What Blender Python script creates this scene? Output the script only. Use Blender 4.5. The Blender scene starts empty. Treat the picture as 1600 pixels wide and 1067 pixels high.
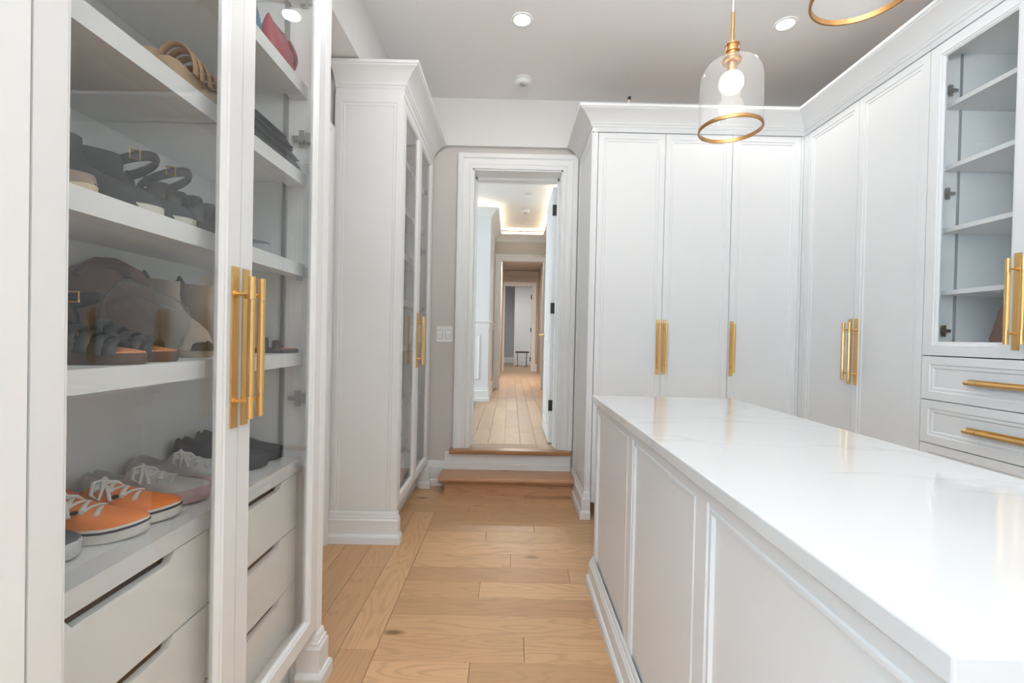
import bpy, bmesh, math, random
from mathutils import Vector, Matrix
rnd = random.Random(7)
S = bpy.context.scene
COL = S.collection
PI = math.pi

# ------------------------------------------------------------------ camera, world, exposure
CAM_H = 1.2
yaw, pitch, roll = -0.0023815, -0.01016621, 0.02128558
def cam_axes():
    B = Matrix.Rotation(yaw, 3, 'Z') @ Matrix.Rotation(pitch, 3, 'X')
    r, f, u = B.col[0].copy(), B.col[1].copy(), B.col[2].copy()
    r2 = math.cos(roll)*r + math.sin(roll)*u
    u2 = -math.sin(roll)*r + math.cos(roll)*u
    return r2, u2, f
r_, u_, f_ = cam_axes()
cd = bpy.data.cameras.new('camera')
cd.sensor_width = 36.0
cd.lens = 711.0/1600.0*36.0
cd.clip_start = 0.02
cam = bpy.data.objects.new('camera', cd)
COL.objects.link(cam)
cam.matrix_world = Matrix(((r_.x, u_.x, -f_.x, 0), (r_.y, u_.y, -f_.y, 0), (r_.z, u_.z, -f_.z, CAM_H), (0, 0, 0, 1)))
S.camera = cam
S.view_settings.view_transform = 'Standard'
S.view_settings.look = 'None'
S.view_settings.gamma = 1.0
S.view_settings.use_curve_mapping = False
S.view_settings.exposure = 0.10
try:
    S.cycles.max_bounces = 12
    S.cycles.diffuse_bounces = 6
    S.cycles.glossy_bounces = 5
    S.cycles.transparent_max_bounces = 24
    S.cycles.sample_clamp_indirect = 6.0
    S.cycles.caustics_reflective = False
    S.cycles.caustics_refractive = False
    S.cycles.use_denoising = True
except Exception:
    pass
W = bpy.data.worlds.new('sky')
S.world = W
W.use_nodes = True
bg = W.node_tree.nodes['Background']
bg.inputs['Color'].default_value = (0.45, 0.73, 1.0, 1)
bg.inputs['Strength'].default_value = 10.0

def area(name, loc, size, power, color=(1, 1, 1), shape='DISK', size_y=None, rot=(0, 0, 0), portal=False, spread=None):
    d = bpy.data.lights.new(name, 'AREA')
    d.shape = shape; d.size = size
    if size_y: d.size_y = size_y
    d.energy = power; d.color = color
    if portal: d.cycles.is_portal = True
    if spread: d.spread = spread
    o = bpy.data.objects.new(name, d); COL.objects.link(o)
    o.location = loc; o.rotation_euler = rot
    return o
CEIL = 3.07
WARM = (1.0, 0.975, 0.945)
WARMER = (1.0, 0.92, 0.84)
for (x, y) in ((0.026, 2.70), (1.571, 2.685), (0.026, -0.8), (1.571, -0.8)):
    area('downlight_lamp', (x, y, CEIL-0.012), 0.09, 3.5, WARM)
area('side_window_portal', (-1.04, -1.5, 1.65), 1.4, 1, shape='RECTANGLE', size_y=1.9, rot=(PI/2, 0, -PI/2), portal=True)
area('hall_daylight', (-3.8, 5.1, 1.7), 1.4, 80, (0.72, 0.88, 1.0), shape='RECTANGLE', size_y=1.5, rot=(PI/2, 0, -PI/2))
area('ceiling_bounce_fill', (-0.1, -0.45, 2.1), 1.2, 96, (0.98, 0.985, 1.0), rot=(PI-.2, 0, 0))  # unseen fill light added to brighten the ceiling, not a room fixture
area('corridor_lamp', (0.15, 9.6, 2.93), 0.09, 75, WARMER)
area('far_room_fill', (0.0, 13.6, 2.9), 0.3, 22, (1, 0.98, 0.95))  # added fill to lighten the far room, no fixture belongs to it

# ------------------------------------------------------------------ materials
def new_mat(name):
    m = bpy.data.materials.new(name); m.use_nodes = True
    nt = m.node_tree
    return m, nt, nt.nodes['Principled BSDF']
def plain(name, col, rough=0.5, metal=0.0, bump=0.0, bscale=60, var=0.0, spec=0.5, alpha=None):
    m, nt, p = new_mat(name)
    p.inputs['Base Color'].default_value = (*col, 1)
    p.inputs['Roughness'].default_value = rough
    p.inputs['Metallic'].default_value = metal
    p.inputs['Specular IOR Level'].default_value = spec
    if var or bump:
        tc = nt.nodes.new('ShaderNodeTexCoord')
        nz = nt.nodes.new('ShaderNodeTexNoise'); nz.inputs['Scale'].default_value = bscale
        nz.inputs['Detail'].default_value = 4
        nt.links.new(tc.outputs['Object'], nz.inputs['Vector'])
        if var:
            mx = nt.nodes.new('ShaderNodeMixRGB'); mx.blend_type = 'MIX'
            mx.inputs[1].default_value = (*[c*(1-var) for c in col], 1)
            mx.inputs[2].default_value = (*[min(1, c*(1+var)) for c in col], 1)
            nt.links.new(nz.outputs['Fac'], mx.inputs[0]); nt.links.new(mx.outputs[0], p.inputs['Base Color'])
        if bump:
            b = nt.nodes.new('ShaderNodeBump'); b.inputs['Strength'].default_value = bump
            b.inputs['Distance'].default_value = 0.002
            nt.links.new(nz.outputs['Fac'], b.inputs['Height']); nt.links.new(b.outputs[0], p.inputs['Normal'])
    return m
def emit(name, col, strength):
    m = bpy.data.materials.new(name); m.use_nodes = True
    nt = m.node_tree; nt.nodes.clear()
    e = nt.nodes.new('ShaderNodeEmission'); o = nt.nodes.new('ShaderNodeOutputMaterial')
    e.inputs[0].default_value = (*col, 1); e.inputs[1].default_value = strength
    nt.links.new(e.outputs[0], o.inputs[0])
    return m
def glass(name, tint=(0.99, 0.997, 0.995), ior=1.5, rough=0.0, haze=0.0):
    m = bpy.data.materials.new(name); m.use_nodes = True
    nt = m.node_tree; nt.nodes.clear()
    o = nt.nodes.new('ShaderNodeOutputMaterial')
    t = nt.nodes.new('ShaderNodeBsdfTransparent'); t.inputs[0].default_value = (*tint, 1)
    g = nt.nodes.new('ShaderNodeBsdfGlossy'); g.inputs['Roughness'].default_value = rough
    f = nt.nodes.new('ShaderNodeFresnel'); ge = nt.nodes.new('ShaderNodeNewGeometry'); mr = nt.nodes.new('ShaderNodeMapRange')
    mr.inputs['To Min'].default_value = ior; mr.inputs['To Max'].default_value = 1/ior      # same air-to-glass reflectance on both faces
    nt.links.new(ge.outputs['Backfacing'], mr.inputs['Value']); nt.links.new(mr.outputs[0], f.inputs[0])
    mx = nt.nodes.new('ShaderNodeMixShader')
    nt.links.new(f.outputs[0], mx.inputs[0]); nt.links.new(t.outputs[0], mx.inputs[1]); nt.links.new(g.outputs[0], mx.inputs[2])
    last = mx
    if haze:
        d = nt.nodes.new('ShaderNodeBsdfDiffuse'); d.inputs[0].default_value = (0.9, 0.9, 0.9, 1)
        m2 = nt.nodes.new('ShaderNodeMixShader'); m2.inputs[0].default_value = haze
        nt.links.new(mx.outputs[0], m2.inputs[1]); nt.links.new(d.outputs[0], m2.inputs[2]); last = m2
    nt.links.new(last.outputs[0], o.inputs[0])
    return m
def oak(name, base, along='X', rough=0.42, scale=1.0):
    """oak board: per-object tone, cathedral figure, fine pores; grain runs along one world axis"""
    m, nt, p = new_mat(name)
    N, L = nt.nodes, nt.links
    geo = N.new('ShaderNodeNewGeometry'); info = N.new('ShaderNodeObjectInfo')
    off = N.new('ShaderNodeVectorMath'); off.operation = 'SCALE'
    comb = N.new('ShaderNodeCombineXYZ')
    for i in range(3): L.new(info.outputs['Random'], comb.inputs[i])
    L.new(comb.outputs[0], off.inputs[0]); off.inputs['Scale'].default_value = 37.0
    add = N.new('ShaderNodeVectorMath'); add.operation = 'ADD'
    L.new(geo.outputs['Position'], add.inputs[0]); L.new(off.outputs[0], add.inputs[1])
    def stretched(sl, sc):
        mp = N.new('ShaderNodeMapping')
        v = {'X': (sl, sc, sc), 'Y': (sc, sl, sc), 'Z': (sc, sc, sl)}[along]
        mp.inputs['Scale'].default_value = v
        L.new(add.outputs[0], mp.inputs['Vector']); return mp
    def noise(mp, scale, detail=3, rough=0.5, dist=0.0):
        n = N.new('ShaderNodeTexNoise'); n.inputs['Scale'].default_value = scale
        n.inputs['Detail'].default_value = detail; n.inputs['Roughness'].default_value = rough
        n.inputs['Distortion'].default_value = dist
        L.new(mp.outputs[0], n.inputs['Vector']); return n
    fig = noise(stretched(1.1*scale, 7*scale), 1.0, 2, 0.45)
    mul = N.new('ShaderNodeMath'); mul.operation = 'MULTIPLY'; mul.inputs[1].default_value = 95
    L.new(fig.outputs['Fac'], mul.inputs[0])
    sn = N.new('ShaderNodeMath'); sn.operation = 'SINE'; L.new(mul.outputs[0], sn.inputs[0])
    rp = N.new('ShaderNodeMapRange'); rp.inputs['From Min'].default_value = 0.2; rp.inputs['From Max'].default_value = 1.0
    rp.inputs['To Min'].default_value = 0; rp.inputs['To Max'].default_value = 1
    L.new(sn.outputs[0], rp.inputs['Value'])
    pores = noise(stretched(6*scale, 240*scale), 1.0, 3, 0.6)
    tone = noise(stretched(0.9*scale, 5*scale), 1.0, 3, 0.5)
    knot = N.new('ShaderNodeTexVoronoi'); knot.inputs['Scale'].default_value = 1.0
    L.new(stretched(1.7*scale, 4.2*scale).outputs[0], knot.inputs['Vector'])
    kr = N.new('ShaderNodeMapRange'); kr.inputs['From Min'].default_value = 0.03; kr.inputs['From Max'].default_value = 0.10
    kr.inputs['To Min'].default_value = 0.85; kr.inputs['To Max'].default_value = 0.0
    L.new(knot.outputs['Distance'], kr.inputs['Value'])
    def mix(a, b, fac_out, fac_mul, mode='MIX'):
        mx = N.new('ShaderNodeMixRGB'); mx.blend_type = mode
        if hasattr(a, 'outputs'): L.new(a.outputs[0], mx.inputs[1])
        else: mx.inputs[1].default_value = (*a, 1)
        mx.inputs[2].default_value = (*b, 1)
        mm = N.new('ShaderNodeMath'); mm.operation = 'MULTIPLY'; mm.inputs[1].default_value = fac_mul
        L.new(fac_out, mm.inputs[0]); L.new(mm.outputs[0], mx.inputs[0]); return mx
    dark = [c*0.62 for c in base]; light = [min(1, c*1.22) for c in base]; deep = [c*0.42 for c in base]
    c0 = mix([base[0]*0.74, base[1]*0.70, base[2]*0.66], light, info.outputs['Random'], 0.85)
    c1 = mix(c0, light, tone.outputs['Fac'], 0.35)
    c2 = mix(c1, dark, rp.outputs[0], 0.42)
    c3 = mix(c2, dark, pores.outputs['Fac'], 0.45)
    c4 = mix(c3, [base[0]*0.2, base[1]*0.15, base[2]*0.1], kr.outputs[0], 1.0)
    L.new(c4.outputs[0], p.inputs['Base Color'])
    p.inputs['Roughness'].default_value = rough
    b = N.new('ShaderNodeBump'); b.inputs['Strength'].default_value = 0.08; b.inputs['Distance'].default_value = 0.001
    L.new(pores.outputs['Fac'], b.inputs['Height']); L.new(b.outputs[0], p.inputs['Normal'])
    return m
def quartz(name):
    m, nt, p = new_mat(name)
    N, L = nt.nodes, nt.links
    geo = N.new('ShaderNodeNewGeometry')
    mp = N.new('ShaderNodeMapping'); mp.inputs['Rotation'].default_value = (0, 0, 0.5); mp.inputs['Scale'].default_value = (1.0, 2.6, 1)
    L.new(geo.outputs['Position'], mp.inputs['Vector'])
    n = N.new('ShaderNodeTexNoise'); n.inputs['Scale'].default_value = 0.9; n.inputs['Detail'].default_value = 6; n.inputs['Distortion'].default_value = 0.7
    L.new(mp.outputs[0], n.inputs['Vector'])
    s = N.new('ShaderNodeMath'); s.operation = 'SUBTRACT'; s.inputs[1].default_value = 0.5; L.new(n.outputs['Fac'], s.inputs[0])
    a = N.new('ShaderNodeMath'); a.operation = 'ABSOLUTE'; L.new(s.outputs[0], a.inputs[0])
    r = N.new('ShaderNodeMapRange'); r.inputs['From Min'].default_value = 0.0; r.inputs['From Max'].default_value = 0.02
    r.inputs['To Min'].default_value = 0.55; r.inputs['To Max'].default_value = 0.0
    L.new(a.outputs[0], r.inputs['Value'])
    mx = N.new('ShaderNodeMixRGB'); mx.inputs[1].default_value = (0.70, 0.70, 0.695, 1); mx.inputs[2].default_value = (0.60, 0.59, 0.58, 1)
    L.new(r.outputs[0], mx.inputs[0]); L.new(mx.outputs[0], p.inputs['Base Color'])
    p.inputs['Roughness'].default_value = 0.07
    return m

M = {}
M['white'] = plain('cabinet_lacquer', (0.80, 0.80, 0.795), 0.38, spec=0.4)
M['inside'] = plain('cabinet_inside', (0.88, 0.885, 0.875), 0.5, spec=0.3)
M['trim'] = plain('trim_paint', (0.83, 0.83, 0.82), 0.38)
M['wall'] = plain('greige_wall_paint', (0.60, 0.565, 0.53), 0.75, bump=0.05, bscale=300)
M['bulk'] = plain('pale_wall_paint', (0.74, 0.73, 0.71), 0.75)
M['hallwall'] = plain('hall_wall_paint', (0.80, 0.80, 0.80), 0.6)
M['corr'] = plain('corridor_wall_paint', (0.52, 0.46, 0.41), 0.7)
M['ceiling'] = plain('ceiling_paint', (0.85, 0.845, 0.83), 0.8)
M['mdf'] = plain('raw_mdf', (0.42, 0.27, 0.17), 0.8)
M['dark'] = plain('shadow_gap', (0.05, 0.035, 0.025), 0.8)
M['oakx'] = oak('oak_floor_crosswise', (0.63, 0.385, 0.205), 'X')
M['oaky'] = oak('oak_floor_lengthwise', (0.63, 0.385, 0.205), 'Y')
M['oakhall'] = oak('oak_hall_floor', (0.47, 0.32, 0.195), 'Y')
M['oakstep'] = oak('oak_step', (0.60, 0.33, 0.18), 'X', 0.35)
M['oaknose'] = oak('oak_nosing', (0.40, 0.20, 0.08), 'X', 0.3)
M['quartz'] = quartz('white_quartz')
M['brass'] = plain('brushed_brass', (0.78, 0.50, 0.20), 0.34, 1.0)
M['copper'] = plain('antique_brass', (0.52, 0.27, 0.11), 0.33, 1.0)
M['chrome'] = plain('hinge_metal', (0.55, 0.56, 0.55), 0.3, 1.0)
M['black'] = plain('black_metal', (0.012, 0.012, 0.012), 0.45)
M['strip'] = plain('grey_channel', (0.30, 0.31, 0.31), 0.4)
M['plastic'] = plain('white_plastic', (0.82, 0.82, 0.80), 0.35)
M['greyplastic'] = plain('grey_plastic', (0.45, 0.46, 0.46), 0.4)
M['glass'] = glass('cabinet_glass')
M['shade'] = glass('pendant_glass', (0.985, 0.985, 0.985), 1.5, 0.0, 0.10)  # white diffuse haze mixed in to imitate reflections on the clear glass
M['clearplastic'] = glass('clear_vinyl', (0.92, 0.94, 0.95), 1.5, 0.12, 0.05)
M['lens'] = emit('downlight_lens', (1, 0.97, 0.92), 14)
M['bulb'] = emit('bulb_glow', (1, 0.93, 0.82), 9)
M['led'] = emit('led_strip', (1, 0.80, 0.54), 34)
M['lensoff'] = plain('unlit_lens', (0.7, 0.72, 0.74), 0.4)
M['winwhite'] = plain('window_frame_paint', (0.8, 0.8, 0.8), 0.4)

# ------------------------------------------------------------------ mesh builder
ORG = {}
class MB:
    def __init__(s): s.v = []; s.f = []; s.m = []
    def add(s, vs, fs, mi=0):
        b = len(s.v); s.v += [Vector(v) for v in vs]
        for f in fs: s.f.append([b+i for i in f]); s.m.append(mi)
    def box(s, x0, x1, y0, y1, z0, z1, mi=0):
        vs = [(x, y, z) for z in (z0, z1) for y in (y0, y1) for x in (x0, x1)]
        s.add(vs, [(0, 2, 3, 1), (4, 5, 7, 6), (0, 1, 5, 4), (2, 6, 7, 3), (0, 4, 6, 2), (1, 3, 7, 5)], mi); return s
    def loft(s, rings, mi=0, caps=True, mis=None, loop=True):
        n = len(rings[0]); b = len(s.v)
        for r in rings: s.v += [Vector(p) for p in r]
        for i in range(len(rings)-1):
            for j in range(n if loop else n-1):
                k = (j+1) % n
                s.f.append([b+i*n+j, b+i*n+k, b+(i+1)*n+k, b+(i+1)*n+j])
                s.m.append(mis(i, j) if mis else mi)
        if caps:
            s.f.append([b+j for j in range(n)][::-1]); s.m.append(mi)
            s.f.append([b+(len(rings)-1)*n+j for j in range(n)]); s.m.append(mi)
        return s
    def lathe(s, prof, c=(0, 0, 0), n=32, mi=0, caps=False):
        rings = [[(c[0]+r*math.cos(2*PI*k/n), c[1]+r*math.sin(2*PI*k/n), c[2]+z) for k in range(n)] for r, z in prof]
        return s.loft(rings, mi, caps)
    def tube(s, pts, r, n=8, mi=0, sy=1.0, closed=False):
        pts = [Vector(p) for p in pts]; rings = []
        up = Vector((0, 0, 1))
        for i, p in enumerate(pts):
            if closed: t = pts[(i+1) % len(pts)]-pts[i-1]
            else: t = pts[min(i+1, len(pts)-1)]-pts[max(i-1, 0)]
            t.normalize()
            a = t.cross(up)
            if a.length < 1e-3: a = t.cross(Vector((0, 1, 0)))
            a.normalize(); b = t.cross(a)
            rr = r[i] if isinstance(r, (list, tuple)) else r
            rings.append([p+a*rr*math.cos(2*PI*k/n)+b*rr*sy*math.sin(2*PI*k/n) for k in range(n)])
        if closed:
            rings.append(rings[0]); return s.loft(rings, mi, False)
        return s.loft(rings, mi, True)
    def sweep(s, prof, path, N, flip=1, closed=False, mi=0):
        N = Vector(N); P = [Vector(p) for p in path]; n = len(P); rings = []
        def side(a, b): return (flip*((b-a).normalized().cross(N))).normalized()
        for i in range(n):
            if closed or 0 < i < n-1:
                s1 = side(P[i-1], P[i]); s2 = side(P[i], P[(i+1) % n]); m = (s1+s2)/(1+s1.dot(s2))
            elif i == 0: m = side(P[0], P[1])
            else: m = side(P[-2], P[-1])
            rings.append([P[i]+m*a+N*b for a, b in prof])
        if closed: rings.append(rings[0])
        return s.loft(rings, mi, not closed)
    def panel(s, o, u, v, n, w, h, steps, thick, hole=False, mi=0, mi_in=None):
        o, u, v, n = Vector(o), Vector(u), Vector(v), Vector(n)
        def ring(ins, d): return [o+u*a+v*b+n*d for a, b in ((ins, ins), (w-ins, ins), (w-ins, h-ins), (ins, h-ins))]
        rings = [ring(0, -thick)]+[ring(i, d) for i, d in steps]
        if hole:
            rings.append(ring(steps[-1][0], -thick)); rings.append(rings[0]); return s.loft(rings, mi, False)
        return s.loft(rings, mi, True)
    def build(s, name, mats, parent=None, smooth=None, bevel=None, loc=None):
        if not isinstance(mats, (list, tuple)): mats = [mats]
        off = ORG.get(parent, Vector((0, 0, 0))) if parent else Vector((0, 0, 0))
        me = bpy.data.meshes.new(name)
        me.from_pydata([tuple(v-off) for v in s.v], [], s.f)
        for m in mats: me.materials.append(m)
        me.polygons.foreach_set('material_index', s.m)
        bm = bmesh.new(); bm.from_mesh(me)
        bmesh.ops.remove_doubles(bm, verts=bm.verts, dist=1e-6)
        bmesh.ops.recalc_face_normals(bm, faces=bm.faces); bm.to_mesh(me); bm.free()
        if smooth:
            me.polygons.foreach_set('use_smooth', [True]*len(me.polygons))
            me.set_sharp_from_angle(angle=math.radians(smooth))
        me.update()
        o = bpy.data.objects.new(name, me); COL.objects.link(o)
        if parent: o.parent = parent
        ORG[o] = off
        if loc: o.location = loc
        if bevel:
            b = o.modifiers.new('bevel', 'BEVEL'); b.width = bevel; b.segments = 2; b.limit_method = 'ANGLE'; b.angle_limit = math.radians(50)
            b.harden_normals = False
        return o
def tag(o, label=None, cat=None, group=None, kind=None):
    if label: o['label'] = label
    if cat: o['category'] = cat
    if group: o['group'] = group
    if kind: o['kind'] = kind
    return o
def thing(name, label, cat, loc=(0, 0, 0), rot=(0, 0, 0), group=None):
    o = bpy.data.objects.new(name, None); COL.objects.link(o); o.empty_display_size = 0.05
    o.location = loc; o.rotation_euler = rot
    ORG[o] = Vector(loc) if rot == (0, 0, 0) else Vector((0, 0, 0))
    return tag(o, label, cat, group)
def local_thing(name, label, cat, loc, rz=0, group=None, rot=None):
    """parts are modelled round the local origin"""
    o = bpy.data.objects.new(name, None); COL.objects.link(o); o.empty_display_size = 0.05
    o.location = loc; o.rotation_euler = rot or (0, 0, rz); ORG[o] = Vector((0, 0, 0))
    return tag(o, label, cat, group)
def dup(root, loc=None, rz=None, label=None, name=None):
    def cp(o, par):
        c = o.copy(); COL.objects.link(c)
        if par: c.parent = par
        for ch in o.children: cp(ch, c)
        return c
    r = cp(root, None)
    if loc is not None: r.location = loc
    if rz is not None: r.rotation_euler = (0, 0, rz)
    if label: r['label'] = label
    return r
def struct(mb, name, mat, parent=None, **k):
    o = mb.build(name, mat, parent, **k)
    if not parent: o['kind'] = 'structure'
    return o
def sroot(name, loc=(0, 0, 0)):
    o = bpy.data.objects.new(name, None); COL.objects.link(o); o.location = loc; ORG[o] = Vector(loc); o['kind'] = 'structure'
    return o

# ------------------------------------------------------------------ profiles
SKIRT = [(0, 0), (.030, 0), (.030, .040), (.024, .052), (.018, .054), (.018, .132), (.013, .140), (.013, .150), (.009, .152), (.006, .172), (.002, .180), (0, .180)]
CROWN = [(0, 0), (.006, 0), (.010, .008), (.010, .014), (.016, .018), (.018, .026), (.020, .030), (.034, .045), (.056, .066), (.074, .079), (.086, .084), (.090, .086), (.094, .092), (.100, .094), (.100, .110), (0, .110)]
CASING = [(0, 0), (0, .014), (.018, .017), (.022, .013), (.030, .013), (.034, .016), (.070, .019), (.078, .023), (.082, .028), (.104, .031), (.116, .028), (.119, .02), (.119, 0)]
BASEB = [(0, 0), (.020, 0), (.020, .045), (.014, .052), (.014, .150), (.008, .160), (.008, .170), (.003, .198), (0, .200)]

# ------------------------------------------------------------------ the room shell
LW, RW, BW, BACK = -1.05, 2.52, 3.64, -2.3       # left, right, far, behind-camera walls
HZ = 0.274                                       # hall floor level
fl = struct(MB().box(LW-.1, RW+.1, BACK-.1, 3.66, -.12, -.014), 'floor', M['oakx'])
def plank(x0, x1, y0, y1, z, mat, parent):
    g = .0007
    b = MB(); e = .0012
    b.loft([[(x0+g, y0+g, z-.014), (x1-g, y0+g, z-.014), (x1-g, y1-g, z-.014), (x0+g, y1-g, z-.014)],
            [(x0+g, y0+g, z-e), (x1-g, y0+g, z-e), (x1-g, y1-g, z-e), (x0+g, y1-g, z-e)],
            [(x0+g+e, y0+g+e, z), (x1-g-e, y0+g+e, z), (x1-g-e, y1-g-e, z), (x0+g+e, y1-g-e, z)]])
    return b.build('plank', mat, parent)
rows = [3.64, 3.511, 3.368, 3.224, 3.081, 2.930, 2.783, 2.640, 2.498, 2.353, 2.212, 2.077, 1.941, 1.806, 1.664, 1.522, 1.38, 1.238, 1.096, .954, .812, .67, .528, .386, .244, .102, -.04, -.182]
butts = {4: [], 5: [.169], 6: [-.125], 7: [], 8: [.023], 9: [.318], 10: [-.125], 11: [], 12: [], 13: [.075], 14: [-.125], 15: [.25]}
for i in range(len(rows)-1):
    y1, y0 = rows[i], rows[i+1]
    xl = LW if i < 4 else -.489
    bs = list(butts.get(i, [rnd.uniform(-.3, .35)]))
    xs = [xl]+bs
    while xs[-1] < RW-1.9: xs.append(xs[-1]+rnd.uniform(1.2, 1.9) if len(xs) > 1 else .55+rnd.uniform(0, .6))
    xs = [x for x in xs if x < RW-.2]+[RW]
    for a, b in zip(xs, xs[1:]): plank(a, b, y0, y1, 0, M['oakx'], fl)
for (x0, x1, cuts) in ((-.628, -.489, [-.3, .9, 1.72, 3.081]), (-.768, -.628, [-.3, 1.1, 2.328, 3.081]), (-.908, -.768, [-.3, .7, 1.95, 3.081]), (LW, -.908, [-.3, 1.5, 3.081])):
    for a, b in zip(cuts, cuts[1:]): plank(x0, x1, a, b, 0, M['oaky'], fl)

struct(MB().box(LW-.1, RW+.1, BACK-.1, 3.74, CEIL, CEIL+.1), 'ceiling', M['ceiling'])
# left wall with a cased doorway between the two glass cabinets
lw = MB()
lw.box(LW-.12, LW, BACK-.1, -2.2, 0, CEIL); lw.box(LW-.12, LW, -.8, 1.72, 0, CEIL); lw.box(LW-.12, LW, -2.2, -.8, 0, .7); lw.box(LW-.12, LW, -2.2, -.8, 2.6, CEIL); lw.box(LW-.12, LW, 2.482, 3.66, 0, CEIL); lw.box(LW-.12, LW, 1.72, 2.482, 2.252, CEIL)
struct(lw, 'wall_left', M['bulk'])
struct(MB().box(RW, RW+.1, BACK-.1, 3.66, 0, CEIL), 'wall_right', M['bulk'])
# far wall with the doorway up to the hall (thick, jambs 0.30 deep)
OL, OR, OT, WB = -.330, .388, 2.532, 3.93
fw = MB()
fw.box(LW-.1, OL, BW, WB, 0, CEIL); fw.box(OR, RW+.1, BW, WB, 0, CEIL); fw.box(OL, OR, BW, WB, OT, CEIL); fw.box(OL, OR, BW, WB, 0, .22)
struct(fw, 'wall_far', M['wall'])
struct(MB().box(LW-.1, RW+.1, BACK-.1, BACK, 0, CEIL), 'wall_behind', M['bulk'])
w3 = sroot('window_1', (LW, -1.5, .7))
MB().panel((LW-.02, -2.2, .7), (0, 1, 0), (0, 0, 1), (1, 0, 0), 1.4, 1.9, [(0, 0), (.05, 0)], .06, True).build('window_frame', M['winwhite'], w3)
MB().box(LW-.052, LW-.048, -2.16, -.84, .74, 2.56).build('pane', M['glass'], w3)
# dropped bulkheads
struct(MB().box(LW-.05, 2.5, 3.605, BW, 2.70, CEIL), 'trim_1', M['bulk'])
struct(MB().box(LW, -.872, BACK, 3.64, 2.722, CEIL), 'trim_2', M['bulk'])
# doorway casing, jambs
d1 = sroot('door_1', (.03, BW, HZ))
MB().sweep(CASING, [(OL, BW, HZ+.03), (OL, BW, OT), (OR, BW, OT), (OR, BW, HZ+.03)], (0, -1, 0), flip=-1).build('casing', M['trim'], d1, smooth=30)
jb = MB()
jb.box(OL-.001, OL+.012, BW-.002, WB+.01, HZ, OT); jb.box(OR-.012, OR+.001, BW-.002, WB+.01, HZ, OT); jb.box(OL, OR, BW-.002, WB+.01, OT-.012, OT+.001)
jb.box(OL+.012, OL+.024, 3.80, 3.86, HZ, OT-.012); jb.box(OR-.024, OR-.012, 3.80, 3.86, HZ, OT-.012); jb.box(OL+.012, OR-.012, 3.80, 3.86, OT-.03, OT-.012)
jb.build('jamb', M['trim'], d1)
# door slab swung fully open into the hall
slab = MB()
DX0, DX1, DY0, DY1 = .335, .378, 3.955, 4.66
slab.box(DX0+.004, DX1, DY0, DY1, HZ+.012, 2.505)
slab.build('door_slab', M['trim'], d1)
for (z0, z1) in ((HZ+.15, 1.0), (1.12, 2.36)):
    MB().panel((DX0+.0035, DY1-.11, z0), (0, -1, 0), (0, 0, 1), (-1, 0, 0), DY1-DY0-.22, z1-z0, [(0, .004), (.012, .008), (.03, -.002), (.05, .005)], .002).build('door_panel', M['trim'], d1)
for zc in (.61, 1.456, 2.305):
    h = MB(); h.box(DX0+.002, DX1+.001, DY0-.003, DY0+.004, zc-.047, zc+.047); h.box(OR-.0145, OR-.011, DY0-.075, DY0-.012, zc-.047, zc+.047)
    h.tube([(DX1+.003, DY0-.004, zc-.05), (DX1+.003, DY0-.004, zc+.05)], .006, 8)
    h.build('hinge', M['black'], d1)['label'] = 'black butt hinge'
kb = MB(); kz = 1.228
kb.tube([(DX0+.004, 4.60, kz), (DX0-.012, 4.60, kz)], .026, 14); kb.tube([(DX0-.01, 4.60, kz), (DX0-.05, 4.60, kz), (DX0-.052, 4.56, kz), (DX0-.052, 4.50, kz)], .009, 8)
kb.build('door_handle', M['brass'], d1, smooth=40)['label'] = 'brass lever handle'
# oak nosing of the hall floor and white riser below
np_ = [(3.575, HZ-.004), (3.565, HZ+.004), (3.565, HZ+.022), (3.572, HZ+.030), (3.652, HZ+.030), (3.652, HZ-.004)]
struct(MB().loft([[(x, y, z) for y, z in np_] for x in (-.468, .485)]), 'trim_3', M['oaknose'])
bb = MB(); bb.box(-.508, .495, 3.612, BW, .0, HZ-.004); bb.box(-.508, .495, 3.604, 3.612, .14, .185)
struct(bb, 'baseboard_riser', M['trim'])
struct(MB().sweep(BASEB, [(-.66, BW, 0), (-.508, BW, 0)], (0, 0, 1), flip=1), 'baseboard_far', M['trim'])
# doorway in the left wall (closed white door)
d2 = sroot('door_2', (LW, 2.09, 0))
MB().sweep(CASING, [(LW, 2.482, 0), (LW, 2.482, 2.252), (LW, 1.72, 2.252), (LW, 1.72, 0)], (1, 0, 0), flip=1).build('casing', M['trim'], d2, smooth=30)
MB().panel((LW-.06, 1.722, .01), (0, 1, 0), (0, 0, 1), (1, 0, 0), .758, 2.24, [(0, 0), (.11, 0), (.12, -.006), (.15, -.006), (.165, .0)], .04).build('door_slab', M['trim'], d2)
# ------------------------------------------------------------------ oak step in front of the doorway
st = thing('wooden_step', 'solid oak step with rounded tread below the white riser of the doorway', 'step', (0, 3.5, 0))
def rounded_tread(x0, x1, y0, y1, z0, z1):
    pr = [(y1, z0), (y0+.018, z0), (y0+.012, z0+.006), (y0+.012, z0+.012), (y0+.004, z0+.014), (y0, z0+.022), (y0+.002, z1-.006), (y0+.008, z1), (y1, z1)]
    return MB().loft([[(x0, y, z) for y, z in pr], [(x1, y, z) for y, z in pr]])
rounded_tread(-.522, .497, 3.375, 3.603, .098, .140).build('tread', M['oakstep'], st)
MB().box(-.482, .487, 3.43, 3.603, 0, .098).build('riser', M['oakstep'], st)

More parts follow.
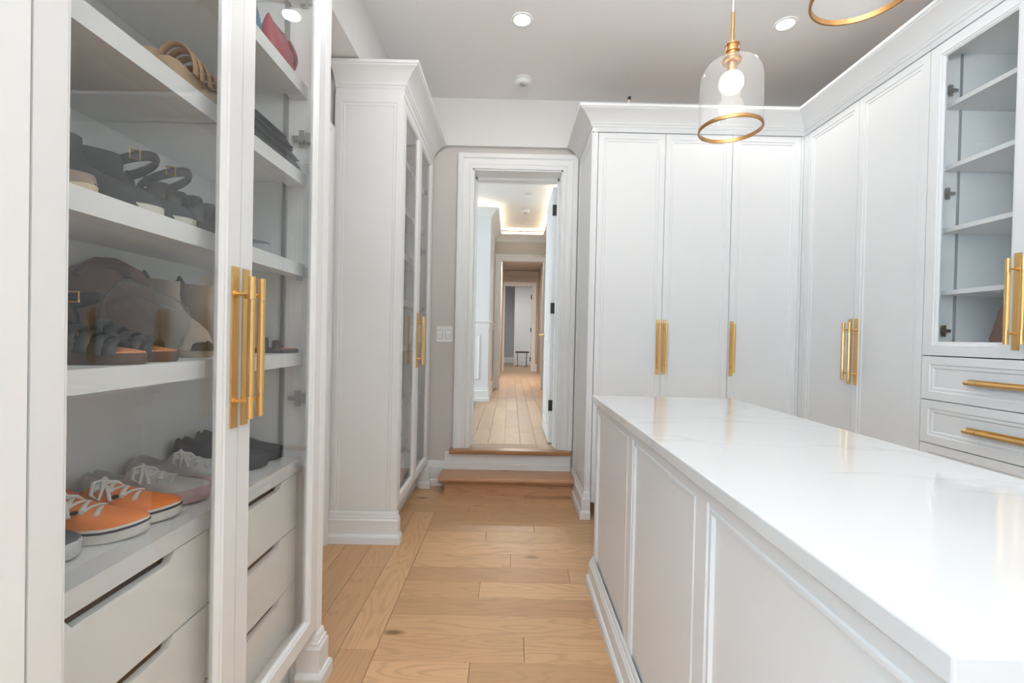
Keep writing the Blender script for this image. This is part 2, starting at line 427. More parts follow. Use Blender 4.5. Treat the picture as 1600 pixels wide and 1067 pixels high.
# ------------------------------------------------------------------ hall, corridor and far room
hf = struct(MB().box(-4.0, 1.4, 3.93, 17.0, HZ-.15, HZ-.015), 'floor', M['oakhall'])
x = -1.72; col = 0
while x < .95:
    y = 3.93 - rnd.uniform(0, .9)
    first = True
    while y < 10.5:
        y2 = y+rnd.uniform(.9, 1.9)
        plank(x, x+.14, max(y, 3.93), min(y2, 10.5), HZ, M['oakhall'], hf); y = y2
    x += .14
for i in range(6):
    xa, xb = max(OL+.012, -.32+.14*i), min(OR-.012, -.32+.14*(i+1))
    if xb-xa > .01:
        MB().loft([[(xa+.0007, 3.6525, HZ-.014), (xb-.0007, 3.6525, HZ-.014), (xb-.0007, 3.6525, HZ+.0298), (xa+.0007, 3.6525, HZ+.0298)],
                   [(xa+.0007, 3.9295, HZ-.014), (xb-.0007, 3.9295, HZ-.014), (xb-.0007, 3.9295, HZ+.001), (xa+.0007, 3.9295, HZ+.001)]]).build('plank', M['oakhall'], hf)
struct(MB().box(-4.0, 1.4, 10.5, 17.0, HZ-.014, HZ), 'floor', M['oakhall'])
hl = MB()
hl.box(-4.0, -.318, 6.48, 8.1, HZ, 2.96)
struct(hl, 'wall_hall_left', M['hallwall'])
struct(MB().box(-4.0, -3.9, 3.93, 6.6, HZ, CEIL+.02), 'wall_hall_end', M['hallwall'])
struct(MB().box(-4.0, LW-.1, 3.83, 3.93, HZ-.1, CEIL+.02), 'wall_hall_near', M['hallwall'])
struct(MB().box(-4.0, .74, 3.74, 3.94, CEIL, CEIL+.1), 'ceiling', M['ceiling'])
struct(MB().box(.64, .74, 3.93, 8.1, HZ, CEIL), 'wall_hall_right', M['hallwall'])
struct(MB().box(-4.0, .74, 3.93, 8.25, CEIL+.02, CEIL+.12), 'ceiling', M['ceiling'])
hw2 = MB(); Y2 = 8.1
hw2.box(-.6, -.193, Y2, Y2+.12, HZ, CEIL); hw2.box(.547, 1.2, Y2, Y2+.12, HZ, CEIL); hw2.box(-.193, .547, Y2, Y2+.12, 2.545, CEIL)
struct(hw2, 'wall_hall_far', M['wall'])
# wainscot on the hall corner: base, chair rail, raised frame, crown
t4 = sroot('trim_4', (-.5, 6.48, HZ))
MB().sweep([(a*1.3, b) for a, b in BASEB], [(-1.9, 6.48, HZ), (-.318, 6.48, HZ), (-.318, Y2, HZ)], (0, 0, 1), flip=1).build('baseboard', M['trim'], t4)
MB().sweep([(0, -.10), (.008, -.10), (.008, -.03), (.02, -.02), (.02, -.01), (.034, -.004), (.034, .012), (0, .012)], [(-1.9, 6.48, 1.41), (-.318, 6.48, 1.41), (-.318, Y2, 1.41)], (0, 0, 1), flip=1).build('chair_rail', M['trim'], t4)
fr = [(0, 0), (0, .008), (.008, .014), (.018, .014), (.026, .006), (.026, 0)]
MB().sweep(fr, [(-1.15, 6.48, .58), (-1.15, 6.48, 1.225), (-.44, 6.48, 1.225), (-.44, 6.48, .58)], (0, -1, 0), flip=1, closed=True).build('panel_frame', M['trim'], t4)
hc = MB(); big = [(a*1.15, b*1.1-.10) for a, b in CROWN]
hc.sweep(big, [(-3.9, 6.48, 2.985), (-.318, 6.48, 2.985), (-.318, Y2, 2.985), (.64, Y2, 2.985), (.64, 3.95, 2.985)], (0, 0, 1), flip=1)
struct(hc, 'trim_5', M['trim'], smooth=30)
ledm = MB(); ledm.box(-3.0, -.38, 6.43, 6.45, 3.008, 3.014); ledm.box(-.30, -.28, 6.5, 8.0, 3.008, 3.014); ledm.box(-.2, .55, 8.05, 8.07, 3.008, 3.014); ledm.box(.60, .62, 4.8, 8.0, 3.008, 3.014)
lt = tag(ledm.build('led_strip', M['led']), 'warm glowing cove light strip above the hall crown moulding', 'light strip')
d3 = sroot('door_3', (.18, Y2, HZ))
MB().sweep(CASING, [(-.193, Y2, HZ), (-.193, Y2, 2.545), (.547, Y2, 2.545), (.547, Y2, HZ)], (0, -1, 0), flip=-1).build('casing', M['trim'], d3, smooth=30)
MB().sweep(BASEB, [(-.318, Y2, HZ), (-.312, Y2, HZ)], (0, 0, 1)).build('baseboard', M['trim'], d3)
# corridor beyond
cw = MB(); cw.box(-.33, -.23, 8.22, 12.4, HZ, 3.0); cw.box(.72, .82, 8.22, 12.4, HZ, 3.0)
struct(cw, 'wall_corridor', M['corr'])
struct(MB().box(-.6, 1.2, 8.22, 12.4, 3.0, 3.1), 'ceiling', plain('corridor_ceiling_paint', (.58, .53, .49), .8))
cf = MB(); cf.box(-2.1, -.185, 12.4, 12.52, HZ, 3.0); cf.box(.55, 1.7, 12.4, 12.52, HZ, 3.0); cf.box(-.185, .55, 12.4, 12.52, 2.58, 3.0)
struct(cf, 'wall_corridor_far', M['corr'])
MBc = MB().sweep([(a, b-.11) for a, b in CROWN], [(-.23, 12.4, 2.985), (.72, 12.4, 2.985)], (0, 0, 1), flip=1)
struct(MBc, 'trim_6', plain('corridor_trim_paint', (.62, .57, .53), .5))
d4 = sroot('door_4', (.18, 12.4, HZ))
MB().sweep(CASING, [(-.185, 12.4, HZ), (-.185, 12.4, 2.58), (.55, 12.4, 2.58), (.55, 12.4, HZ)], (0, -1, 0), flip=-1).build('casing', M['trim'], d4)
for zc in (.60, 1.40, 2.30):
    MB().box(.525, .549, 12.42, 12.50, zc-.06, zc+.06).build('hinge', M['black'], d4)
struct(MB().sweep(BASEB, [(.67, 12.4, HZ), (.72, 12.4, HZ)], (0, 0, 1)), 'baseboard_corridor', M['trim'])
fr_ = MB(); fr_.box(.118, 1.6, 15.0, 15.1, HZ, 3.0); fr_.box(.10, .17, 14.97, 15.0, HZ, 2.95)
struct(fr_, 'wall_far_room', M['bulk'])
struct(MB().box(-2.0, 1.7, 16.1, 16.2, HZ, 3.0), 'wall_far_room_back', plain('blue_grey_wall_paint', (.50, .51, .53), .7))
struct(MB().box(-2.0, 1.6, 12.52, 16.2, 3.0, 3.1), 'ceiling', M['ceiling'])
frb = MB(); frb.box(-2.1, -2.0, 12.5, 16.2, HZ, 3.0); frb.box(1.6, 1.7, 12.5, 16.2, HZ, 3.0)
struct(frb, 'wall_far_room_side', M['bulk'])
bf = MB().sweep(BASEB, [(-.6, 16.1, HZ), (.12, 16.1, HZ)], (0, 0, 1)); bf.sweep(BASEB, [(.17, 15.0, HZ), (1.0, 15.0, HZ)], (0, 0, 1))
struct(bf, 'baseboard_far_room', M['trim'])
# stool at the end of the view
sg = local_thing('side_stool', 'small stool with dark wooden top and thin black metal legs at far end of hall', 'stool', (.36, 14.3, HZ))
MB().box(-.21, .21, -.15, .15, .43, .475).build('seat', plain('dark_walnut', (.07, .03, .015), .5, var=.5, bscale=20), sg, bevel=.006)
for sx in (-1, 1):
    b = MB()
    for sy in (-1, 1): b.box(sx*.14-.008, sx*.14+.008, sy*.11-.008, sy*.11+.008, .0, .43)
    b.box(sx*.14-.008, sx*.14+.008, -.11, .11, 0, .016)
    b.build('leg', M['black'], sg)
# ------------------------------------------------------------------ handles
def handle(mb, c, ax, n, L=.372, off=.040):
    c, ax, n = Vector(c), Vector(ax), Vector(n); s = ax.cross(n)
    def bx(c0, la, ls, ln):
        vs = [c0+ax*a*la+s*b*ls+n*d*ln for a in (-1, 1) for b in (-1, 1) for d in (-1, 1)]
        mb.add(vs, [(0, 1, 3, 2), (4, 6, 7, 5), (0, 4, 5, 1), (2, 3, 7, 6), (0, 2, 6, 4), (1, 5, 7, 3)])
    bx(c+n*.002, L/2, .0125, .002)
    lb = L/2-.022
    for e in (-1, 1):
        p = c+ax*e*(lb-.040)
        mb.tube([p+n*.004, p+n*.007, p+n*.007, p+n*off], [.0085, .0085, .0042, .0042], 10)
        mb.tube([c+ax*e*lb+n*off, c+ax*e*(lb-.052)+n*off], .0085, 12)
        mb.tube([c+ax*e*(lb-.0525)+n*off, c+ax*e*(lb-.0545)+n*off], .0068, 12)
    k = []; rr = []
    m_ = 44
    for i in range(m_+1):
        k.append(c+ax*((lb-.054)*(2*i/m_-1))+n*off); rr.append(.0082 if i % 2 else .0088)
    mb.tube(k, rr, 10)
    return mb
def add_handle(parent, c, ax, n, L=.372):
    return handle(MB(), c, ax, n, L).build('handle', M['brass'], parent, smooth=35)
def hinge(parent, c, axis):
    """cup hinge seen inside a glass cabinet; axis = direction of the arm"""
    c = Vector(c); a = Vector(axis); b = MB()
    p = Vector((0, 1, 0)) if abs(a.x) > .5 else Vector((1, 0, 0))
    def bx(c0, la, lp, lz):
        vs = [c0+a*i*la+p*j*lp+Vector((0, 0, k*lz)) for i in (-1, 1) for j in (-1, 1) for k in (-1, 1)]
        b.add(vs, [(0, 1, 3, 2), (4, 6, 7, 5), (0, 4, 5, 1), (2, 3, 7, 6), (0, 2, 6, 4), (1, 5, 7, 3)])
    bx(c, .026, .006, .007); bx(c+a*.004, .008, .004, .026); bx(c+a*.030, .010, .008, .016)
    return b.build('hinge', M['chrome'], parent)

# ------------------------------------------------------------------ left glass cabinets
FX = -.64
GS = [(0, 0), (.046, 0), (.050, -.003), (.053, -.003), (.060, -.012)]
def glass_cabinet_left(y0, y1, ya, ym, yb, label, near_side_panel):
    c = thing('glass_shoe_cabinet', label, 'cabinet', ((LW+FX)/2, (y0+y1)/2, 0))
    b = MB()
    t = .018
    b.box(LW+.02, FX-.022, y0, ya-.004+.0, .0, 2.60); b.box(LW+.02, FX-.022, yb+.004, y1, .0, 2.60)      # sides
    b.box(FX-.022, FX, y0, ya-.002, .0, 2.558); b.box(FX-.022, FX, yb+.002, y1, .0, 2.558)             # face frame stiles
    b.box(LW+.02, FX-.03, ya-.01, yb+.01, 2.52, 2.60); b.box(LW+.02, FX-.03, ya-.01, yb+.01, .19, .212)
    b.box(LW+.02, LW+.03, y0, y1, .19, 2.60)
    b.build('carcass', M['inside'], c, bevel=.0012)
    f = MB(); f.box(LW+.02, FX+.002, y0-.002, y1+.002, 2.561, 2.612)
    f.build('fascia', M['white'], c)
    MB().box(LW+.06, LW+.08 if False else FX-.09, ya, yb, .0, .19).build('toe_kick', M['white'], c)
    side = MB()
    if near_side_panel:
        side.panel((LW+.02, y0-.001, .03), (1, 0, 0), (0, 0, 1), (0, -1, 0), FX-.001-LW-.02, 2.528, [(0, .010), (.036, .010), (.040, .005), (.052, .005), (.057, .0015)], .0)
        side.build('side_panel', M['white'], c)
    if near_side_panel:
        paths = [[(LW+.02, y0-.010, 0), (FX, y0-.010, 0), (FX, ya-.002, 0)], [(FX-.06, yb+.002, 0), (FX, yb+.002, 0), (FX, y1, 0)]]
    else:
        paths = [[(FX, y0, 0), (FX, ya-.002, 0)], [(FX-.06, yb+.0025, 0), (FX, yb+.0025, 0), (FX, y1, 0), (LW+.04, y1, 0)]]
    for pa in paths: MB().sweep(SKIRT, pa, (0, 0, 1), flip=1).build('skirting', M['white'], c)
    cr = MB().sweep([(a, z+2.602) for a, z in CROWN], [(LW+.02, y0, 0), (FX, y0, 0), (FX, y1, 0)] + ([(LW+.02, y1, 0)] if not near_side_panel else []), (0, 0, 1), flip=1)
    cr.build('crown', M['white'], c, smooth=25)
    # doors
    for (a, e, hs) in ((ya, ym, 1), (ym, yb, -1)):
        d = MB().panel((FX, e-.0012, .198), (0, -1, 0), (0, 0, 1), (1, 0, 0), e-a-.0024, 2.359, GS, .020, True).build('door', M['white'], c)
        MB().box(FX-.0145, FX-.0115, a+.052, e-.052, .250, 2.505).build('glass_pane', M['glass'], d)
        hy = ym-.021 if hs == 1 else ym+.021
        add_handle(d, (FX, hy, 1.162), (0, 0, 1), (1, 0, 0))
    # shelves with deep white lipping
    for z in (2.33, 2.022, 1.728, 1.428, 1.132):
        s = MB(); s.box(LW+.031, FX-.115, ya-.002, yb+.002, z-.025, z)
        s.build('shelf', M['inside'], c)
        MB().box(FX-.1145, FX-.060, ya-.002, yb+.002, z-.041, z).build('shelf_lipping', M['white'], c)
    s = MB(); s.box(LW+.031, FX-.115, ya-.002, yb+.002, .752, .778); s.build('shelf', M['inside'], c)
    MB().box(FX-.1145, FX-.060, ya-.002, yb+.002, .736, .778).build('shelf_lipping', M['white'], c)
    # open-topped drawers with a finger cut-out
    dz = [(.555, .731), (.372, .550), (.215, .367)]
    for z0, z1 in dz:
        for a, e in ((ya+.012, ym-.004), (ym+.004, yb-.02)):
            w = e-a; q = .24; m = (a+e)/2
            pr = [(a, z0), (e, z0), (e, z1), (m+q/2, z1), (m+q/2-.014, z1-.020), (m-q/2+.014, z1-.020), (m-q/2, z1), (a, z1)]
            MB().loft([[(FX-.065, y, z) for y, z in pr], [(FX-.083, y, z) for y, z in pr]]).build('drawer_front', M['inside'], c, bevel=.001)
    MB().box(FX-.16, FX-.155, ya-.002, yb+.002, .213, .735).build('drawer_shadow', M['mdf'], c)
    # metal channel behind the lipping, hinges
    for y in ((yb-.0015),):
        MB().box(FX-.136, FX-.122, y-.0055, y+.004, .779, 2.515).build('light_channel', M['strip'], c)
    for z in (.978, 1.40, 1.848, 2.31):
        hinge(c, (FX-.078, yb-.006, z), (1, 0, 0))
    return c
cab1 = glass_cabinet_left(.555, 1.580, .607, 1.073, 1.536, 'tall white shoe cabinet whose lower glass shelf holds orange sneakers', False)
cab2 = glass_cabinet_left(2.62, 3.60, 2.645, 3.108, 3.572, 'tall white glass-door cabinet beside the light switch and oak step', True)

# ------------------------------------------------------------------ wardrobes
DS = [(0, 0), (.036, 0), (.040, -.004), (.052, -.004), (.057, -.008)]
RX, FY, TOP = 1.92, 3.03, 2.566
def wardrobe_back(name, label, x0, x1, doors, handles, left_end=False, right_filler=None):
    c = thing(name, label, 'wardrobe', ((x0+x1)/2, 3.33, 0))
    b = MB(); b.box(x0+(.014 if left_end else .001), x1-.001, FY+.022, BW-.002, .10, 2.60); b.build('carcass', M['white'], c)
    MB().box(x0+.001, x1-.001, FY+.022, BW-.002, 2.601, 2.612).build('top', M['mdf'], c)
    MB().box(x0+.02, x1, FY+.09, FY+.11, 0, .10).build('toe_kick', M['mdf'], c)
    MB().box(x0 if not left_end else x0, x1, FY-.001, FY+.02, 2.572, 2.612).build('fascia', M['white'], c)
    if left_end:
        MB().box(x0-.001, x0+.013, FY+.021, 3.602, 2.570, 2.6005).build('fascia', M['white'], c)
        MB().box(x0+.0125, doors[0][0]-.003, FY, FY+.021, 0.0, 2.569).build('end_stile', M['white'], c)
        MB().panel((x0-.0, BW-.03, .03), (0, -1, 0), (0, 0, 1), (-1, 0, 0), BW-.03-FY, 2.536, [(0, .001), (.036, .001), (.040, -.003), (.052, -.003), (.057, -.006)], .012).build('side_panel', M['white'], c)
        MB().sweep(SKIRT, [(x0-.001, 3.602, 0), (x0-.001, FY, 0), (doors[0][0]-.003, FY, 0)], (0, 0, 1), flip=1).build('skirting', M['white'], c)
    if right_filler: MB().box(right_filler[0], right_filler[1], FY, FY+.021, .10, 2.569).build('filler_strip', M['white'], c)
    for (a, e) in doors:
        d = MB().panel((a+.0015, FY, .105), (1, 0, 0), (0, 0, 1), (0, -1, 0), e-a-.003, TOP-.105, DS, .020).build('door', M['white'], c)
        for hx in handles:
            if a <= hx <= e: add_handle(d, (hx, FY, 1.152), (0, 0, 1), (0, -1, 0), .365)
    return c
wardrobe_back('wardrobe', 'white two-door wardrobe beside the doorway with a pair of central brass handles', .511, 1.445, [(.553, 1.000), (1.000, 1.445)], (.978, 1.021), True)
wardrobe_back('wardrobe', 'white single-door wardrobe in the corner with one brass handle on its left edge', 1.446, 1.919, [(1.446, 1.902)], (1.468,), right_filler=(1.903, 1.9195))
def wardrobe_right(label, y0, y1, doors, handles, filler=None):
    c = thing('wardrobe', label, 'wardrobe', (2.2, (y0+y1)/2, 0))
    MB().box(RX+.022, RW-.002, y0+.001, y1-.001, .10, 2.60).build('carcass', M['white'], c)
    MB().box(RX+.022, RW-.002, y0+.001, y1-.001, 2.601, 2.612).build('top', M['mdf'], c)
    MB().box(RX+.09, RX+.11, y0, y1, 0, .10).build('toe_kick', M['mdf'], c)
    MB().box(RX-.001, RX+.02, y0, y1, 2.572, 2.612).build('fascia', M['white'], c)
    if filler: MB().box(RX, RX+.021, filler[0]+.001, filler[1], .10, 2.569).build('filler_strip', M['white'], c)
    for (a, e) in doors:
        d = MB().panel((RX, e-.0012, .105), (0, -1, 0), (0, 0, 1), (-1, 0, 0), e-a-.0024, TOP-.105, DS, .020).build('door', M['white'], c)
        for hy in handles:
            if a <= hy <= e: add_handle(d, (RX, hy, 1.158), (0, 0, 1), (-1, 0, 0), .368)
    return c
wardrobe_right('white two-door wardrobe between the corner and the glass display cabinet', 2.121, 3.028, [(2.550, 2.985), (2.121, 2.550)], (2.573, 2.527), (2.985, 3.028))
# glass display cabinet over drawers
gc = thing('glass_display_cabinet', 'white glass-door display cabinet with empty shelves above drawers with long brass handles', 'cabinet', (2.2, 1.70, 0))
gy0, gy1, gm = 1.28, 2.119, 1.700
b = MB()
b.box(RX+.022, RW-.002, gy0, gy0+.02, .10, 2.60); b.box(RX+.022, RW-.002, gy1-.02, gy1, .10, 2.60); b.box(RW-.022, RW-.002, gy0, gy1, .10, 2.60)
b.box(RX+.022, RW-.02, gy0, gy1, 2.545, 2.60); b.box(RX+.022, RW-.02, gy0, gy1, 1.165, 1.185); b.box(RX+.024, RW-.02, gy0, gy1, .10, 1.15)
b.build('carcass', M['inside'], gc)
MB().box(RX+.022, RW-.002, gy0, gy1, 2.601, 2.612).build('top', M['mdf'], gc)
MB().box(RX-.001, RX+.02, gy0, gy1, 2.572, 2.612).build('fascia', M['white'], gc)
MB().box(RX+.09, RX+.11, gy0, gy1, 0, .10).build('toe_kick', M['mdf'], gc)
for (a, e, hy) in ((gm, gy1, gm+.026), (gy0, gm, gm-.026)):
    d = MB().panel((RX, e-.0012, 1.157), (0, -1, 0), (0, 0, 1), (-1, 0, 0), e-a-.0024, TOP-1.157, [(0, 0), (.046, 0), (.050, -.004), (.054, -.004), (.062, -.012)], .020, True).build('door', M['white'], gc)
    MB().box(RX+.0115, RX+.0145, a+.054, e-.054, 1.21, 2.512).build('glass_pane', M['glass'], d)
    add_handle(d, (RX, hy, 1.375), (0, 0, 1), (-1, 0, 0), .37)
for z in (2.305, 2.022, 1.737, 1.452):
    MB().box(RX+.05, RW-.024, gy0+.022, gy1-.022, z-.020, z).build('shelf', M['white'], gc)
for (z0, z1) in ((.956, 1.152), (.757, .952), (.45, .753), (.11, .446)):
    d = MB().panel((RX, gy1-.001, z0), (0, -1, 0), (0, 0, 1), (-1, 0, 0), gy1-gy0-.002, z1-z0, DS, .020).build('drawer', M['white'], gc)
    add_handle(d, (RX, gm, (z0+z1)/2-.005), (0, 1, 0), (-1, 0, 0), .40)
MB().box(RX+.118, RX+.128, gy1-.0245, gy1-.018, 1.187, 2.54).build('shelf_channel', M['strip'], gc)
for z in (1.27, 1.90, 2.37): hinge(gc, (RX+.075, gy1-.027, z), (-1, 0, 0))
# crown running over the L of wardrobes
cw_ = MB().sweep([(a, z+2.602) for a, z in CROWN], [(.511, 3.60, 0), (.511, FY, 0), (RX, FY, 0), (RX, gy0, 0)], (0, 0, 1), flip=1)
struct(cw_, 'trim_7', M['white'], smooth=25)

# ------------------------------------------------------------------ island
IX0, IX1, IY0, IY1 = .423, 1.07, .43, 2.205
il = thing('island_cabinet', 'white panelled island base standing on the oak floor under the quartz top', 'island', (.75, 1.3, 0))
MB().box(IX0+.012, IX1, IY0+.012, IY1-.012, 0, .889).build('carcass', M['white'], il)
IS = [(0, 0), (.028, 0), (.031, -.004), (.038, -.004), (.041, -.001), (.048, -.001), (.052, -.009)]
for (a, e) in ((1.578, IY1), (.988, 1.578), (IY0, .988)):
    MB().panel((IX0, e, .02), (0, -1, 0), (0, 0, 1), (-1, 0, 0), e-a, .868, IS, .012).build('side_panel', M['white'], il)
MB().panel((IX0+.0125, IY0, .02), (1, 0, 0), (0, 0, 1), (0, -1, 0), IX1-IX0-.0125, .868, IS, .012).build('end_panel', M['white'], il)
MB().panel((IX1, IY1, .02), (-1, 0, 0), (0, 0, 1), (0, 1, 0), IX1-IX0-.0125, .868, IS, .012).build('end_panel', M['white'], il)
MB().sweep([(a, b*.78) for a, b in SKIRT], [(IX1, IY0, 0), (IX0, IY0, 0), (IX0, IY1, 0), (IX1, IY1, 0)], (0, 0, 1), flip=-1).build('skirting', M['white'], il)
ct = MB().box(.405, 1.092, .406, 2.236, .890, .921).build('countertop', M['quartz'], bevel=.003)
tag(ct, 'white quartz worktop with faint grey veins lying on the island base', 'worktop')

# ------------------------------------------------------------------ pendants and ceiling fittings
def pendant(loc, label):
    p = local_thing('pendant_lamp', label, 'pendant lamp', loc, 0, 'clear glass pendants over the island')
    out = [(.022, .236), (.045, .232), (.064, .225), (.080, .213), (.092, .195), (.0985, .174), (.100, .150), (.100, .006)]
    MB().lathe(out, n=48).build('glass_shade', M['shade'], p, smooth=60)
    MB().lathe([(.0975, .006), (.1020, .006), (.1030, .003), (.1030, -.004), (.1020, -.006), (.0975, -.006), (.0975, .006)], n=48).build('shade_rim', M['copper'], p, smooth=40)
    MB().lathe([(.001, .236), (.026, .236), (.027, .242), (.024, .245), (.0215, .246), (.021, .258), (.0245, .259), (.0245, .264), (.021, .265), (.020, .282), (.023, .283), (.023, .287), (.014, .291), (.0055, .297), (.0055, .395), (.001, .396)], n=24).build('socket_cap', M['copper'], p, smooth=40)
    MB().lathe([(.030, .234), (.032, .231), (.030, .226), (.016, .224), (.016, .194), (.013, .191)], n=24).build('bulb_holder', M['copper'], p, smooth=40)
    MB().lathe([(.001, .119)] + [(.039*math.sin(a), .158-.039*math.cos(a)) for a in [PI*k/12 for k in range(1, 10)]] + [(.014, .194)], n=24).build('bulb', M['bulb'], p, smooth=60)
    MB().tube([(0, 0, .394), (0, 0, CEIL-loc[2]-.02)], .0022, 8).build('cord', M['plastic'], p)
    MB().lathe([(.001, CEIL-loc[2]-.028), (.055, CEIL-loc[2]-.026), (.06, CEIL-loc[2]-.018), (.06, CEIL-loc[2]-.001)], n=32).build('ceiling_canopy', M['copper'], p, smooth=40)
    return p
pendant((.733, 1.560, 1.925), 'clear glass pendant with brass rim hanging over the far half of the island')
pendant((.762, 1.010, 1.977), 'clear glass pendant of which only the lower brass rim shows at the top edge')
def downlight(loc, label, lit=True, r=.048, cat='ceiling light'):
    d = local_thing('recessed_downlight', label, cat, loc, 0, 'recessed ceiling downlights')
    MB().lathe([(r, -.004), (r+.012, -.004), (r+.014, -.0005), (r+.014, .0)], n=36).build('trim_ring', M['plastic'], d, smooth=40)
    MB().lathe([(.0005, -.0042), (r, -.0042)], n=36).build('lens', M['lens'] if lit else M['lensoff'], d)
    return d
downlight((.026, 2.70, CEIL-.0005), 'lit round ceiling downlight in line with the doorway')
downlight((1.571, 2.685, CEIL-.0005), 'lit round ceiling downlight beside the cord of the hanging pendant')
for q, l in (((.026, -.8), 'lit ceiling downlight over the aisle nearest the window'), ((1.571, -.8), 'lit ceiling downlight on the wardrobe side nearest the window')):
    downlight((q[0], q[1], CEIL-.0005), l)
downlight((.19, 6.0, CEIL+.019), 'unlit round downlight in the hall ceiling nearer than the smoke detector', False)
downlight((.165, 7.55, CEIL+.019), 'unlit round downlight in the hall ceiling beyond the smoke detector', False)
downlight((.15, 9.6, 2.9995), 'small lit downlight in the dim corridor beyond the hall')
def detector(loc, label):
    d = local_thing('smoke_detector', label, 'smoke detector', loc, 0)
    MB().lathe([(.062, 0), (.066, -.004), (.066, -.012), (.056, -.016), (.056, -.020), (.062, -.022), (.060, -.034), (.048, -.044), (.022, -.046), (.0005, -.046)], n=36).build('body', M['plastic'], d, smooth=35)
    v = MB()
    for k in range(18):
        a = 2*PI*k/18
        c, s_ = math.cos(a), math.sin(a)
        v.add([(c*.0575-s_*.006, s_*.0575+c*.006, -.0165), (c*.0575+s_*.006, s_*.0575-c*.006, -.0165), (c*.0575+s_*.006, s_*.0575-c*.006, -.0215), (c*.0575-s_*.006, s_*.0575+c*.006, -.0215)], [(0, 1, 2, 3)])
    v.build('vent', M['greyplastic'], d)
    MB().lathe([(.025, -.0455), (.025, -.049), (.018, -.053), (.0005, -.054)], (0, -.012, 0), n=24).build('test_button', M['greyplastic'], d, smooth=40)
    MB().lathe([(.006, -.042), (.006, -.046), (.0005, -.047)], (.036, -.012, 0), n=10).build('indicator', M['greyplastic'], d)
    return d
detector((.047, 3.32, CEIL), 'white round smoke detector on the ceiling in front of the doorway bulkhead')
detector((.175, 6.8, CEIL+.02), 'white smoke detector on the hall ceiling seen through the doorway')
# loose cable end above the crown moulding
ce = local_thing('cable_end', 'loose cable end with a dark tip poking up above the wardrobe crown', 'cable', (.735, 2.99, 2.712))
MB().tube([(0, 0, 0), (.002, 0, .03), (.004, 0, .055)], .006, 8).build('sheath', plain('cable_cream', (.75, .6, .4), .5), ce)
MB().tube([(.004, 0, .054), (.007, 0, .072)], .010, 8).build('tip', M['black'], ce)
# light switch
sw = thing('light_switch', 'white double rocker light switch on the greige wall left of the doorway', 'switch', (-.533, BW, 1.209))
MB().panel((-.598, BW, 1.144), (1, 0, 0), (0, 0, 1), (0, -1, 0), .130, .130, [(0, .004), (.004, .007)], .0).build('plate', M['plastic'], sw)
for sx in (-.565, -.501):
    MB().panel((sx-.021, BW-.0074, 1.172), (1, 0, 0), (0, 0, 1), (0, -1, 0), .042, .074, [(0, .001), (.0015, .001), (.002, -.0005)], .0).build('rocker_frame', M['greyplastic'], sw)
    rk = MB(); rk.add([(sx-.018, BW-.0088, 1.175), (sx+.018, BW-.0088, 1.175), (sx+.018, BW-.0125, 1.209), (sx-.018, BW-.0125, 1.209), (sx+.018, BW-.0088, 1.243), (sx-.018, BW-.0088, 1.243), (sx-.018, BW-.006, 1.175), (sx+.018, BW-.006, 1.175), (sx+.018, BW-.006, 1.243), (sx-.018, BW-.006, 1.243)],
        [(0, 1, 2, 3), (3, 2, 4, 5), (0, 6, 7, 1), (5, 4, 8, 9), (1, 7, 8, 4, 2), (0, 3, 5, 9, 6)]); rk.build('rocker', M['plastic'], sw)

# ------------------------------------------------------------------ shoes, boots, bags, hats
def interp(t, K):
    for (a, va), (b, vb) in zip(K, K[1:]):
        if t <= b:
            u = (t-a)/(b-a); u = u*u*(3-2*u)*.5+u*.5
            return va+(vb-va)*u
    return K[-1][1]
WK = [(0, .010), (.02, .021), (.06, .029), (.14, .034), (.32, .034), (.46, .038), (.64, .047), (.76, .048), (.87, .040), (.95, .026), (.985, .014), (1, .005)]
TS = [0, .015, .04, .07, .10, .15, .22, .30, .355, .375, .42, .48, .55, .62, .70, .78, .86, .92, .96, .985, 1]
def outline(L, s=1.0, grow=0.0):
    a = [((t-.0)*L+(grow if t > .5 else -grow)*(1 if t in (0, 1) else .5), interp(t, WK)*s+grow) for t in TS]
    c = lambda t: .006*math.sin(PI*t)
    left = [(x, w+c(t)) for (x, w), t in zip(a, TS)]; right = [(x, -w+c(t)) for (x, w), t in zip(a, TS)]
    return left+right[::-1]
def sole_mesh(L, z0, z1, s=1.0, toe_spring=.008):
    lift = lambda x: toe_spring*max(0, (x/L-.72)/.28)**2
    rings = []
    for z, g in ((z0, -.004), (z0+.004, 0), (z1-.003, .001), (z1, -.001)):
        rings.append([(x, y, z+lift(x)) for x, y in outline(L, s, g)])
    return MB().loft(rings)
